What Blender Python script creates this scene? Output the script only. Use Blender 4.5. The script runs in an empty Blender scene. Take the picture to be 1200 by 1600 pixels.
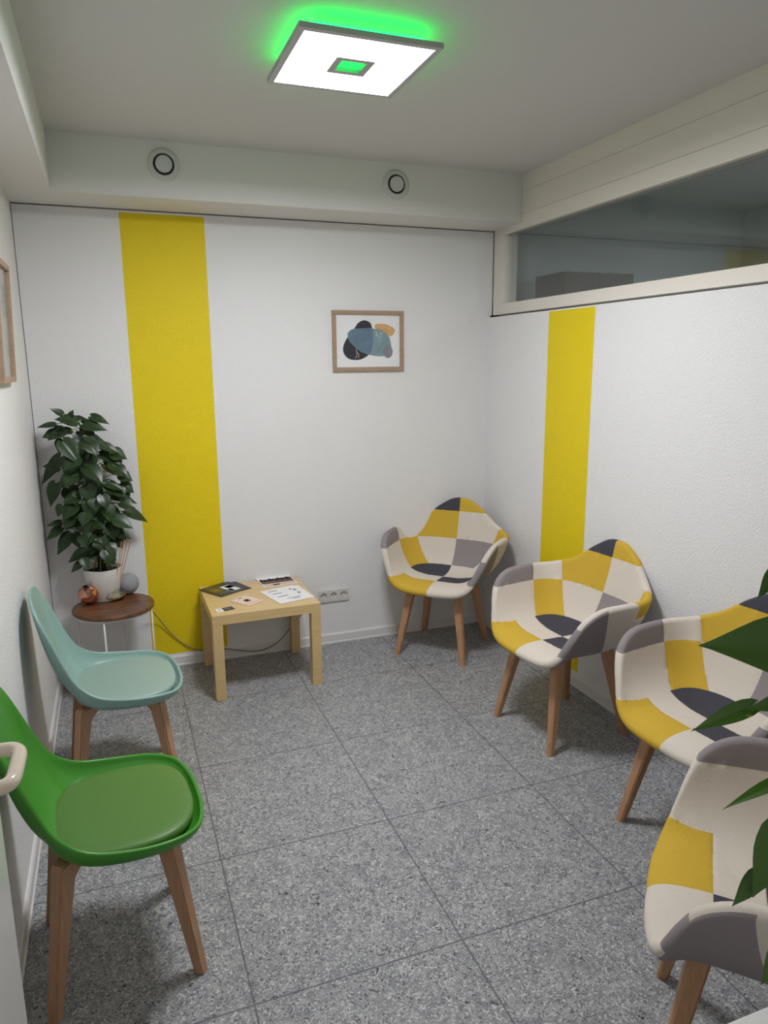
import bpy, bmesh, math, random
from mathutils import Vector, Matrix
random.seed(7)
C = bpy.context.scene.collection
S = bpy.context.scene
PI = math.pi

# ------------------------------------------------------------------ camera
RT = Vector((0.93622061, -0.35131743, -0.0081879))
UP = Vector((0.07894894, 0.18757132, 0.97907306))
FW = Vector((0.34242962, 0.9172748, -0.20334428))
CP = Vector((0.3658, -3.9879, 1.6651))
FPX = 1130.77
cam_d = bpy.data.cameras.new('camera'); cam = bpy.data.objects.new('camera', cam_d); C.objects.link(cam)
cam.matrix_world = Matrix(((RT.x, UP.x, -FW.x, CP.x), (RT.y, UP.y, -FW.y, CP.y), (RT.z, UP.z, -FW.z, CP.z), (0, 0, 0, 1)))
cam_d.sensor_fit = 'HORIZONTAL'; cam_d.sensor_width = 36; cam_d.lens = 36 * FPX / 1200
cam_d.clip_start = .02
S.camera = cam

# ------------------------------------------------------------------ world, lights, exposure
w = bpy.data.worlds.new('world'); S.world = w; w.use_nodes = True
w.node_tree.nodes['Background'].inputs[0].default_value = (.9, .95, 1, 1)
w.node_tree.nodes['Background'].inputs[1].default_value = .05
PANEL = 19.2       # watts of the ceiling panel's LED fields, and how widely they shine
SPREAD = 173
GREEN = 4.5        # brightness of its green strip
NEXT = 6.5        # added fill that brightens the room behind the internal window (watts)
HALL = 5.0         # added fill light in the hall behind the camera (watts)
S.view_settings.view_transform = 'Standard'; S.view_settings.look = 'None'
S.view_settings.gamma = 1; S.view_settings.use_curve_mapping = False
S.view_settings.exposure = 0.86

hl = bpy.data.lights.new('hall_fill_light', 'AREA'); hl.energy = HALL; hl.size = .5; hl.color = (1, .96, .9)  # unseen fill light, added to shine through the doorway
ho = bpy.data.objects.new('hall_fill_light', hl); C.objects.link(ho); ho.location = (.6, -4.75, 2.45)

nl = bpy.data.lights.new('neighbour_room_fill', 'AREA'); nl.energy = NEXT; nl.size = .4; nl.color = (.92, .97, 1)  # unseen light, added so the view through the glass is less dark
no_ = bpy.data.objects.new('neighbour_room_fill', nl); C.objects.link(no_); no_.location = (3.9, -1.8, 2.6)

# ------------------------------------------------------------------ room measures
W, WF, YF, ZC, ZB, HW = 2.526, 2.562, -3.67, 2.653, 2.41, 2.4084
TILE, U0, V0 = .6128, .5979, -.5159

def ray(px, py): return FW + RT * ((px - 600) / FPX) - UP * ((py - 800) / FPX)
def at(px, py, ax, val):                     # the point of a plane (x, y or z = val) seen at a pixel
    d = ray(px, py); return CP + d * ((val - CP[ax]) / d[ax])

# ------------------------------------------------------------------ materials
def srgb(r, g, b):
    f = lambda c: (c / 12.92 if c <= .04045 else ((c + .055) / 1.055) ** 2.4)
    return (f(r / 255), f(g / 255), f(b / 255), 1)
MATS = {}
def mat(name, col, rough=.5, metal=0, bump=None, noise=None, spec=.5, emit=None, coat=0):
    """col linear rgba; bump=(scale,strength,distance); noise=(scale, amount, stretch)"""
    m = bpy.data.materials.new(name); m.use_nodes = True; nt = m.node_tree; b = nt.nodes['Principled BSDF']
    b.inputs['Base Color'].default_value = col; b.inputs['Roughness'].default_value = rough
    b.inputs['Metallic'].default_value = metal; b.inputs['Specular IOR Level'].default_value = spec
    b.inputs['Coat Weight'].default_value = coat
    tc = nt.nodes.new('ShaderNodeTexCoord')
    if noise:
        sc, am, st = noise
        mp = nt.nodes.new('ShaderNodeMapping'); mp.inputs['Scale'].default_value = st
        nt.links.new(tc.outputs['Object'], mp.inputs[0])
        n = nt.nodes.new('ShaderNodeTexNoise'); n.inputs['Scale'].default_value = sc; n.inputs['Detail'].default_value = 4
        nt.links.new(mp.outputs[0], n.inputs['Vector'])
        r = nt.nodes.new('ShaderNodeMapRange'); r.inputs[1].default_value = .3; r.inputs[2].default_value = .7
        r.inputs[3].default_value = 1 - am; r.inputs[4].default_value = 1 + am
        nt.links.new(n.outputs['Fac'], r.inputs[0])
        mx = nt.nodes.new('ShaderNodeVectorMath'); mx.operation = 'SCALE'
        mx.inputs[0].default_value = col[:3]; nt.links.new(r.outputs[0], mx.inputs['Scale'])
        nt.links.new(mx.outputs[0], b.inputs['Base Color'])
    if bump:
        sc, stg, dist = bump
        n = nt.nodes.new('ShaderNodeTexNoise'); n.inputs['Scale'].default_value = sc; n.inputs['Detail'].default_value = 3
        nt.links.new(tc.outputs['Object'], n.inputs['Vector'])
        bp = nt.nodes.new('ShaderNodeBump'); bp.inputs['Strength'].default_value = stg; bp.inputs['Distance'].default_value = dist
        nt.links.new(n.outputs['Fac'], bp.inputs['Height']); nt.links.new(bp.outputs[0], b.inputs['Normal'])
    if emit:
        b.inputs['Emission Color'].default_value = emit[0]; b.inputs['Emission Strength'].default_value = emit[1]
    MATS[name] = m
    return m

def wall_mat(name, stripe=None):
    """woodchip wallpaper paint; stripe = (axis, lo, hi, zlo, zhi) painted yellow"""
    m = mat(name, (.80, .79, .785, 1), .55, bump=(120, .5, .006), spec=.35)
    if stripe:
        nt = m.node_tree; b = nt.nodes['Principled BSDF']; tc = nt.nodes['Texture Coordinate']
        sp = nt.nodes.new('ShaderNodeSeparateXYZ'); nt.links.new(tc.outputs['Object'], sp.inputs[0])
        def cmp(out, op, v):
            n = nt.nodes.new('ShaderNodeMath'); n.operation = op; nt.links.new(out, n.inputs[0]); n.inputs[1].default_value = v; return n.outputs[0]
        ax, lo, hi, zl, zh = stripe
        fs = [cmp(sp.outputs[ax], 'GREATER_THAN', lo), cmp(sp.outputs[ax], 'LESS_THAN', hi), cmp(sp.outputs[2], 'GREATER_THAN', zl), cmp(sp.outputs[2], 'LESS_THAN', zh)]
        f = fs[0]
        for g in fs[1:]:
            n = nt.nodes.new('ShaderNodeMath'); n.operation = 'MULTIPLY'; nt.links.new(f, n.inputs[0]); nt.links.new(g, n.inputs[1]); f = n.outputs[0]
        mx = nt.nodes.new('ShaderNodeMix'); mx.data_type = 'RGBA'
        mx.inputs['A'].default_value = (.80, .79, .785, 1); mx.inputs['B'].default_value = (.80, .61, .006, 1)
        nt.links.new(f, mx.inputs['Factor']); nt.links.new(mx.outputs['Result'], b.inputs['Base Color'])
    return m

def floor_mat():
    m = mat('speckled_vinyl', (.3, .3, .31, 1), .42, spec=.35)
    nt = m.node_tree; b = nt.nodes['Principled BSDF']; tc = nt.nodes['Texture Coordinate']
    L = nt.links.new
    def math_(op, a, bb):
        n = nt.nodes.new('ShaderNodeMath'); n.operation = op
        for i, v in enumerate((a, bb)):
            if isinstance(v, (int, float)): n.inputs[i].default_value = v
            elif v is not None: L(v, n.inputs[i])
        return n.outputs[0]
    def noise(scale, det, dist, off=0, rough=.5):
        mp = nt.nodes.new('ShaderNodeMapping'); mp.inputs['Location'].default_value = (off, off * .7, off); L(tc.outputs['Object'], mp.inputs[0])
        n = nt.nodes.new('ShaderNodeTexNoise'); n.inputs['Scale'].default_value = scale; n.inputs['Detail'].default_value = det
        n.inputs['Distortion'].default_value = dist; n.inputs['Roughness'].default_value = rough
        L(mp.outputs[0], n.inputs['Vector']); return n.outputs['Fac']
    def ramp(v, a, bb):
        r = nt.nodes.new('ShaderNodeMapRange'); r.interpolation_type = 'SMOOTHSTEP'
        r.inputs[1].default_value = a; r.inputs[2].default_value = bb; L(v, r.inputs[0]); return r.outputs[0]
    def mix(f, A, B):
        x = nt.nodes.new('ShaderNodeMix'); x.data_type = 'RGBA'; L(f, x.inputs['Factor'])
        for k, v in (('A', A), ('B', B)):
            if isinstance(v, tuple): x.inputs[k].default_value = v
            else: L(v, x.inputs[k])
        return x.outputs['Result']
    c = mix(ramp(noise(26, 3, 1.5), .36, .64), (.225, .227, .242, 1), (.335, .335, .337, 1))
    c = mix(ramp(noise(52, 2, 3.0, 3), .54, .62), c, (.54, .54, .53, 1))
    c = mix(ramp(noise(55, 2, 3.5, 9), .545, .63), c, (.10, .102, .115, 1))
    c = mix(ramp(noise(38, 1, 2.5, 17), .69, .74), c, (.03, .03, .036, 1))
    sp = nt.nodes.new('ShaderNodeSeparateXYZ'); L(tc.outputs['Object'], sp.inputs[0])
    def line(out, off):
        v = math_('SUBTRACT', out, off); v = math_('DIVIDE', v, TILE); v = math_('ADD', v, 20.5)
        v = math_('FRACT', v, None); v = math_('SUBTRACT', v, .5); v = math_('ABSOLUTE', v, None)
        return math_('LESS_THAN', v, .0044)
    f = math_('MAXIMUM', line(sp.outputs[0], U0), line(sp.outputs[1], V0))
    inroom = math_('GREATER_THAN', sp.outputs[1], YF)
    f = math_('MULTIPLY', f, inroom)
    f = math_('MULTIPLY', f, .85)
    c = mix(f, c, (.10, .10, .115, 1))
    L(c, b.inputs['Base Color'])
    return m

M_white = wall_mat('white_woodchip')
M_back = wall_mat('white_woodchip_with_back_stripe', (0, .478, .888, .072, 2.394))
M_right = wall_mat('white_woodchip_with_side_stripe', (1, -1.052, -.665, .075, 1.911))
M_ceil = mat('matt_white_ceiling', (.66, .65, .63, 1), .9, bump=(60, .15, .002), spec=.2)
M_beam = mat('white_plaster', (.76, .74, .715, 1), .8, bump=(40, .1, .002), spec=.2)
M_floor = floor_mat()
M_cream = mat('cream_lacquer', (.78, .72, .645, 1), .45)
M_base = mat('white_skirting', (.72, .70, .69, 1), .4)
M_gap = mat('dark_gap', (.03, .03, .03, 1), .9)
M_doorw = mat('white_door_lacquer', (.72, .72, .70, 1), .22)
M_handle = mat('ivory_plastic', (.78, .68, .56, 1), .18)
M_hall = mat('hall_wall', (.62, .6, .57, 1), .8)
M_cool = mat('cool_grey_wall', (.50, .55, .56, 1), .8)
M_alu = mat('brushed_aluminium', (.50, .50, .50, 1), .5, metal=.6)
M_panel = mat('lamp_diffuser', (.9, .9, .9, 1), .5, emit=((.94, .955, 1, 1), 4.0))
M_green = mat('green_light_strip', (.02, .5, .1, 1), .5, emit=((.005, 1, .10, 1), GREEN))
M_greenlow = mat('green_light_bed', (.02, .5, .1, 1), .5, emit=((.005, 1, .09, 1), 1.0))
M_greendot = mat('green_diode', (.02, .5, .1, 1), .5, emit=((.12, 1, .3, 1), 3.0))
M_vent = mat('vent_plastic', (.62, .62, .60, 1), .45)
M_ventdisc = mat('vent_disc_plastic', (.64, .635, .64, 1), .4)
M_black = mat('black_gap', (.015, .015, .017, 1), .7)
M_frame = mat('oak_frame', srgb(166, 140, 116), .5, noise=(14, .12, (1, 1, 8)))
M_paper = mat('white_paper', (.80, .80, .81, 1), .6)
M_beech = mat('beech_wood', srgb(180, 136, 100), .42, noise=(9, .12, (12, 12, 1)))
M_beech2 = mat('pale_beech_wood', srgb(182, 142, 110), .42, noise=(9, .10, (12, 12, 1)))
M_birch = mat('birch_veneer', srgb(212, 182, 130), .35, noise=(7, .06, (1, 10, 10)))
M_walnut = mat('walnut_wood', srgb(104, 68, 44), .3, noise=(5, .55, (2.5, 14, 4)))
M_wire = mat('white_wire', (.74, .74, .76, 1), .35)
M_mint = mat('mint_plastic', srgb(137, 170, 162), .38)
M_mintpad = mat('mint_leatherette', srgb(143, 165, 155), .42, bump=(400, .1, .001))
M_grn = mat('green_plastic', srgb(62, 138, 38), .36)
M_grnpad = mat('green_leatherette', srgb(80, 121, 50), .45, bump=(400, .1, .001))
FB = (220, .25, .002)
M_must = mat('mustard_fabric', srgb(202, 167, 60), .85, bump=FB, noise=(250, .06, (1, 1, 1)), spec=.2)
M_crm = mat('cream_fabric', srgb(212, 202, 190), .85, bump=FB, noise=(250, .04, (1, 1, 1)), spec=.2)
M_gry = mat('grey_fabric', srgb(142, 134, 135), .85, bump=FB, noise=(250, .05, (1, 1, 1)), spec=.2)
M_drk = mat('charcoal_fabric', srgb(70, 69, 77), .85, bump=FB, noise=(250, .07, (1, 1, 1)), spec=.2)
M_brownw = mat('dark_brown_wood', srgb(58, 48, 34), .6)
M_steel = mat('black_steel', (.02, .02, .02, 1), .5)
M_pot = mat('white_ceramic', (.80, .77, .74, 1), .25)
M_soil = mat('dark_soil', (.02, .014, .01, 1), .95, bump=(150, .8, .01))
M_copper = mat('copper_mirror', srgb(226, 164, 142), .14, metal=1)
M_concrete = mat('grey_stone', srgb(150, 152, 158), .8, bump=(90, .25, .003), noise=(20, .08, (1, 1, 1)))
M_reed = mat('rattan_reed', srgb(196, 152, 110), .7)
M_oil = mat('amber_oil', srgb(205, 180, 90), .1)
M_cord = mat('grey_cord', (.12, .12, .13, 1), .5)
M_moss = mat('moss_pole', srgb(62, 44, 30), .95, bump=(120, 1, .02), noise=(60, .5, (1, 1, 1)))
M_stem = mat('plant_stem', srgb(84, 110, 48), .5)
M_socket = mat('socket_plastic', (.66, .64, .60, 1), .3)

def leaf_mat(name, base, light, amount):
    m = mat(name, base, .34, spec=.45)
    nt = m.node_tree; b = nt.nodes['Principled BSDF']; tc = nt.nodes['Texture Coordinate']
    n = nt.nodes.new('ShaderNodeTexNoise'); n.inputs['Scale'].default_value = 26; n.inputs['Detail'].default_value = 3; n.inputs['Distortion'].default_value = 1.2
    nt.links.new(tc.outputs['Object'], n.inputs['Vector'])
    r = nt.nodes.new('ShaderNodeMapRange'); r.inputs[1].default_value = amount; r.inputs[2].default_value = amount + .14
    nt.links.new(n.outputs['Fac'], r.inputs[0])
    x = nt.nodes.new('ShaderNodeMix'); x.data_type = 'RGBA'; x.inputs['A'].default_value = base; x.inputs['B'].default_value = light
    nt.links.new(r.outputs[0], x.inputs['Factor']); nt.links.new(x.outputs['Result'], b.inputs['Base Color'])
    return m
M_leaf = leaf_mat('dark_pothos_leaf', srgb(36, 58, 26), srgb(112, 140, 74), .66)
M_leaf2 = leaf_mat('green_pothos_leaf', srgb(58, 94, 20), srgb(150, 180, 90), .68)

def glass_mat(name, tint, ior=1.5, rough=0.0):
    m = bpy.data.materials.new(name); m.use_nodes = True; nt = m.node_tree; nt.nodes.remove(nt.nodes['Principled BSDF'])
    out = nt.nodes['Material Output']; f = nt.nodes.new('ShaderNodeFresnel'); f.inputs[0].default_value = ior
    t = nt.nodes.new('ShaderNodeBsdfTransparent'); t.inputs[0].default_value = tint
    g = nt.nodes.new('ShaderNodeBsdfGlossy'); g.inputs['Roughness'].default_value = rough
    x = nt.nodes.new('ShaderNodeMixShader')
    ge = nt.nodes.new('ShaderNodeNewGeometry'); mr = nt.nodes.new('ShaderNodeMapRange')     # same reflectance from either side of the sheet
    mr.inputs[3].default_value = ior; mr.inputs[4].default_value = 1 / ior
    nt.links.new(ge.outputs['Backfacing'], mr.inputs[0]); nt.links.new(mr.outputs[0], f.inputs[0])
    nt.links.new(f.outputs[0], x.inputs[0]); nt.links.new(t.outputs[0], x.inputs[1]); nt.links.new(g.outputs[0], x.inputs[2]); nt.links.new(x.outputs[0], out.inputs[0])
    return m
M_glass = glass_mat('window_glass', (.97, .985, .98, 1))
M_bottle = mat('bottle_glass', (.96, .97, .95, 1), .02)
M_bottle.node_tree.nodes['Principled BSDF'].inputs['Transmission Weight'].default_value = 1
M_clear = glass_mat('clear_glass', (.95, .95, .93, 1), 1.45)

# ------------------------------------------------------------------ helpers
def obj(name, bm, mats, parent=None, smooth=False):
    me = bpy.data.meshes.new(name); bm.to_mesh(me); bm.free()
    for m in (mats if isinstance(mats, (list, tuple)) else [mats]): me.materials.append(m)
    if smooth:
        for p in me.polygons: p.use_smooth = True
    o = bpy.data.objects.new(name, me); C.objects.link(o)
    if parent: o.parent = parent
    return o
def sharp(o, ang=35):
    me = o.data
    for p in me.polygons: p.use_smooth = True
    me.set_sharp_from_angle(angle=math.radians(ang))
    return o
def thing(name, label, cat, loc=(0, 0, 0), rz=0, group=None):
    o = bpy.data.objects.new(name, None); C.objects.link(o); o.location = loc; o.rotation_euler = (0, 0, rz); o.empty_display_size = .05
    o['label'] = label; o['category'] = cat
    if group: o['group'] = group
    return o
def tag(o, label, cat, group=None):
    o['label'] = label; o['category'] = cat
    if group: o['group'] = group
    return o
def struct(name, bm, m, smooth=False):
    o = obj(name, bm, m, None, smooth); o['kind'] = 'structure'; return o
def box(bm, a, b, bev=0, mi=0, M=None):
    x0, y0, z0 = a; x1, y1, z1 = b
    r = bmesh.ops.create_cube(bm, size=1)
    vs = r['verts']
    for v in vs: v.co = Vector(((x0 + x1) / 2 + v.co.x * (x1 - x0), (y0 + y1) / 2 + v.co.y * (y1 - y0), (z0 + z1) / 2 + v.co.z * (z1 - z0)))
    fs = list({f for v in vs for f in v.link_faces})
    for f in fs: f.material_index = mi
    if bev:
        es = list({e for v in vs for e in v.link_edges})
        r2 = bmesh.ops.bevel(bm, geom=es, offset=bev, segments=2, profile=.6, affect='EDGES')
        for f in r2['faces']: f.material_index = mi
        vs = list({v for f in r2['faces'] for v in f.verts} | {v for v in vs if v.is_valid})
    if M: bmesh.ops.transform(bm, matrix=M, verts=[v for v in vs if v.is_valid])
    return bm
def bbox(a, b, bev=0): return box(bmesh.new(), a, b, bev)
def tube(bm, pts, rad, seg=8, closed=False, mi=0):
    pts = [Vector(p) for p in pts]; n = len(pts); rings = []
    prev = None
    for i, p in enumerate(pts):
        if closed: t = pts[(i + 1) % n] - pts[i - 1]
        else: t = pts[min(i + 1, n - 1)] - pts[max(i - 1, 0)]
        t.normalize()
        if prev is None:
            a = Vector((0, 0, 1)) if abs(t.z) < .9 else Vector((1, 0, 0)); u = t.cross(a).normalized()
        else: u = (prev - t * prev.dot(t)).normalized()
        prev = u; v = t.cross(u); r = rad[i] if isinstance(rad, (list, tuple)) else rad
        rings.append([bm.verts.new(p + (u * math.cos(2 * PI * k / seg) + v * math.sin(2 * PI * k / seg)) * r) for k in range(seg)])
    m = n if closed else n - 1
    for i in range(m):
        A, B = rings[i], rings[(i + 1) % n]
        for k in range(seg):
            f = bm.faces.new((A[k], A[(k + 1) % seg], B[(k + 1) % seg], B[k])); f.material_index = mi
    if not closed:
        f = bm.faces.new(rings[0][::-1]); f.material_index = mi; f = bm.faces.new(rings[-1]); f.material_index = mi
    return bm
def lathe(bm, prof, seg=48, c=(0, 0, 0), mi=0, caps=True):
    rings = []
    for r, z in prof:
        if r < 1e-6: rings.append([bm.verts.new((c[0], c[1], c[2] + z))])
        else: rings.append([bm.verts.new((c[0] + r * math.cos(2 * PI * k / seg), c[1] + r * math.sin(2 * PI * k / seg), c[2] + z)) for k in range(seg)])
    for A, B in zip(rings, rings[1:]):
        for k in range(seg):
            a = A[k % len(A)], A[(k + 1) % len(A)]; b = B[k % len(B)], B[(k + 1) % len(B)]
            vs = [a[0]] + ([a[1]] if a[1] is not a[0] else []) + ([b[1]] if b[1] is not b[0] else []) + [b[0]]
            f = bm.faces.new(vs); f.material_index = mi
    return bm
def prism(bm, pts, off, mi=0):
    """polygon pts (3D, planar) extruded by the vector off"""
    off = Vector(off); A = [bm.verts.new(p) for p in pts]; B = [bm.verts.new(Vector(p) + off) for p in pts]; n = len(pts)
    fs = [bm.faces.new(A[::-1]), bm.faces.new(B)] + [bm.faces.new((A[i], A[(i + 1) % n], B[(i + 1) % n], B[i])) for i in range(n)]
    for f in fs: f.material_index = mi
    bmesh.ops.recalc_face_normals(bm, faces=fs)
    return bm
def spline(pts, n, closed=False):
    P = [Vector(p) for p in pts]; m = len(P); out = []
    segs = m if closed else m - 1
    for s in range(n):
        t = s / n * segs if closed else s / (n - 1) * segs
        i = min(int(t), segs - 1); f = t - i
        g = (lambda k: P[k % m]) if closed else (lambda k: P[max(0, min(m - 1, k))])
        a, b, c, d = g(i - 1), g(i), g(i + 1), g(i + 2)
        out.append(.5 * ((2 * b) + (c - a) * f + (2 * a - 5 * b + 4 * c - d) * f * f + (3 * b - a - 3 * c + d) * f ** 3))
    return out
def copy_thing(root, loc, rz, label):
    r = root.copy(); C.objects.link(r); r.location = loc; r.rotation_euler = (0, 0, rz); r['label'] = label
    for ch in list(root.children):
        c = ch.copy(); C.objects.link(c); c.parent = r
        for g in list(ch.children):
            d = g.copy(); C.objects.link(d); d.parent = c
    return r

# ================================================================== SETTING
YH = -5.6      # far end of the hall
struct('floor', bbox((-.15, YH, -.1), (4.6, .15, 0)), M_floor)
struct('ceiling', bbox((-.15, YH, ZC), (4.6, .15, ZC + .1)), M_ceil)
# left wall, back wall (a panel with a fine shadow gap round it), right wall below the window
struct('wall_left', bbox((-.12, YH, 0), (0, .1, ZC)), M_white)
bm = bmesh.new()
box(bm, (.003, 0, 0), (W + .02, .03, HW - .004)); box(bm, (W + .02, 0, 1.932), (WF - .004, .03, HW - .004))
struct('wall_back', bm, M_back)
struct('trim_1', bbox((-.1, .03, 0), (W + .10, .1, ZC)), M_gap)
struct('wall_right', bbox((W, YF, 0), (W + .12, 0, 1.918)), M_right)
struct('wall_front', box(box(bbox((-.0, YF - .13, 0), (.10, YF, ZC)), (1.02, YF - .13, 0), (W + .12, YF, ZC)), (.10, YF - .13, 2.06), (1.02, YF, ZC)), M_white)
struct('trim_2', bbox((0, -.306, ZB), (WF, .03, ZC)), M_beam)                 # boxed beam along the back wall
struct('trim_3', bbox((0, YF, ZB), (.192, -.306, ZC)), M_beam)                # boxed beam along the left wall
# panelled header above the window, three boards with fine joints
bm = bmesh.new()
box(bm, (WF, YF, 2.566), (WF + .1, 0, ZC)); box(bm, (WF, YF, 2.452), (WF + .1, 0, 2.5645)); box(bm, (WF, YF, 2.395), (WF + .1, 0, 2.4505)); box(bm, (WF + .004, YF, 2.39), (WF + .1, 0, ZC))
struct('trim_4', bm, M_cream)
# window: cream frame, inner bead and the fixed pane
YW = -3.3
bm = bmesh.new()
box(bm, (WF, YF, 1.932), (WF + .09, -.003, 1.988), .002); box(bm, (WF, YF, 2.382), (WF + .09, -.003, 2.395))
box(bm, (WF, -.118, 1.988), (WF + .09, -.003, 2.382)); box(bm, (WF, YF, 1.988), (WF + .09, YW, 2.382))
box(bm, (WF - .004, YW, 2.374), (WF + .02, -.112, 2.384)); box(bm, (WF + .006, YW, 1.986), (WF + .02, -.112, 1.993)); box(bm, (WF + .006, -.124, 1.988), (WF + .02, -.114, 2.38))
wn = struct('window_1', bm, M_cream)
for q in (.030, .048): obj('pane', bbox((WF + q, YW, 1.985), (WF + q + .005, -.11, 2.385)), M_glass, wn)      # double glazing
# neighbouring room behind the pane, brightened by the added fill
struct('wall_outer', bbox((4.5, YF, 0), (4.6, .03, ZC)), M_cool)
struct('wall_far', bbox((W + .10, .03, 0), (4.6, .1, ZC)), M_cool)
struct('wall_side', bbox((W + .12, YF - .1, 0), (4.5, YF, ZC)), M_hall)
t = thing('cupboard', 'dark brown cupboard top seen dimly through the internal window', 'cupboard', (2.842, -.33, 0))
CBX = (0, .474)
obj('body', bbox((CBX[0], .02, .02), (CBX[1], .31, 2.16), .002), M_brownw, t)
for a in (CBX[0], (CBX[0] + CBX[1]) / 2 + .002): obj('door', bbox((a, 0, .08), (a + (CBX[1] - CBX[0]) / 2 - .002, .019, 2.158), .002), M_brownw, t)
# hall the camera stands in
struct('wall_hall', box(bbox((-.12, YH - .1, 0), (2.8, YH, ZC)), (2.7, YH, 0), (2.8, YF - .13, ZC)), M_hall)
# skirting boards with a small ledge
def skirting(name, a, b, n):
    bm = bmesh.new(); a = Vector(a); b = Vector(b); n = Vector(n); Z = Vector((0, 0, 1))
    prof = [(0, 0), (.016, 0), (.016, .008), (.012, .012), (.011, .052), (.006, .060), (0, .060)]
    prism(bm, [a + n * p + Z * q for p, q in prof], b - a)
    return struct(name, bm, M_base)
skirting('baseboard_back', (0, 0, 0), (W, 0, 0), (0, -1, 0))
skirting('baseboard_left', (0, YF, 0), (0, 0, 0), (1, 0, 0))
skirting('baseboard_right', (W, YF, 0), (W, 0, 0), (-1, 0, 0))
# open door at the left with its looped lever handle
dr = struct('door_1', bbox((.108, -3.655, .006), (.148, -2.79, 2.03), .002), M_doorw)
bm = bmesh.new()
hz = 1.113
pts = [(.148, -2.885, hz), (.178, -2.885, hz), (.194, -2.889, hz), (.202, -2.903, hz), (.203, -2.93, hz), (.202, -2.972, hz), (.196, -2.988, hz), (.182, -2.994, hz), (.156, -2.995, hz)]
tube(bm, spline(pts, 40), .0105, 14)
tube(bm, [(.148, -2.885, hz), (.157, -2.885, hz)], .026, 24)
obj('door_handle', bm, M_handle, dr, True)
obj('keyhole_rose', tube(bmesh.new(), [(.148, -2.885, hz - .075), (.156, -2.885, hz - .075)], .026, 24), M_handle, dr)

# ================================================================== CEILING LAMP
lx, ly, lz = 1.1695, -1.563, 2.588
lamp = thing('ceiling_lamp', 'square LED ceiling lamp glowing white with a green halo on the ceiling', 'lamp', (lx, ly, ZC))
h = .2235
z = lz - ZC
def ring(bm, ho, hi, z0, z1, mi=0):
    box(bm, (-ho, -ho, z0), (ho, -hi, z1), 0, mi); box(bm, (-ho, hi, z0), (ho, ho, z1), 0, mi); box(bm, (-ho, -hi, z0), (-hi, hi, z1), 0, mi); box(bm, (hi, -hi, z0), (ho, hi, z1), 0, mi); return bm
obj('outer_frame', ring(bmesh.new(), h, h - .020, z, z + .012), M_alu, lamp)
obj('diffuser', ring(bmesh.new(), h - .020, .064, z + .002, z + .010), M_panel, lamp)
d0, d1 = h - .0205, .0645      # the panel's four LED fields round the square opening
AT = (2 * d0) ** 2 - (2 * d1) ** 2
for cx_, cy_, sx_, sy_ in ((0, (d0 + d1) / 2, 2 * d0, d0 - d1), (0, -(d0 + d1) / 2, 2 * d0, d0 - d1), ((d0 + d1) / 2, 0, d0 - d1, 2 * d1), (-(d0 + d1) / 2, 0, d0 - d1, 2 * d1)):
    al = bpy.data.lights.new('panel_light', 'AREA'); al.shape = 'RECTANGLE'; al.size = sx_; al.size_y = sy_; al.color = (.94, .955, 1)
    al.energy = PANEL * sx_ * sy_ / AT; al.spread = math.radians(SPREAD)
    ao = bpy.data.objects.new('panel_light', al); C.objects.link(ao); ao.parent = lamp; ao.location = (cx_, cy_, z + .0012)
obj('inner_frame', ring(bmesh.new(), .064, .041, z - .001, z + .0118), M_alu, lamp)
bm = bmesh.new(); box(bm, (-.0408, -.0408, z + .0095), (.0408, .0408, z + .0118))
gb = obj('light_bed', bm, M_greenlow, lamp); gb['label'] = 'green lit square in the middle of the panel'
bm = bmesh.new()
for k in range(7): box(bm, (-.034 + k * .0105, -.036, z + .0055), (-.029 + k * .0105, -.029, z + .0092))
obj('diode_strip', bm, M_greendot, lamp)
obj('housing', bbox((-.165, -.165, z + .0165), (.165, .165, 0)), M_beam, lamp)
obj('back_plate', bbox((-h, -h, z + .0122), (h, h, z + .016)), M_alu, lamp)
gs = obj('halo_strip', ring(bmesh.new(), .178, .166, z + .022, z + .038), M_green, lamp); gs['label'] = 'green light strip behind the panel'

# ================================================================== VENTS
def vent(x, zc, label):
    t = thing('air_vent', label, 'vent', (x, -.306, zc), 0, 'round vents in the boxed beam')
    def disc(prof, m, name):
        bm = lathe(bmesh.new(), prof, 48); bmesh.ops.rotate(bm, verts=bm.verts, matrix=Matrix.Rotation(PI / 2, 3, 'X')); bmesh.ops.recalc_face_normals(bm, faces=bm.faces)
        return sharp(obj(name, bm, m, t), 50)
    disc([(.0445, 0), (.0715, 0), (.0715, .004), (.066, .010), (.052, .015), (.0475, .013), (.0445, 0)], M_vent, 'flange')
    disc([(0, .0006), (.048, .0006), (.048, .0046), (0, .0046)], M_black, 'opening')
    disc([(0, .006), (.034, .006), (.0375, .010), (.0375, .016), (.0355, .019), (0, .0215)], M_ventdisc, 'valve_disc')
    return t
vent(.680, 2.554, 'round white air vent above the yellow wall stripe')
vent(1.820, 2.550, 'round white air vent near the internal window')

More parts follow.
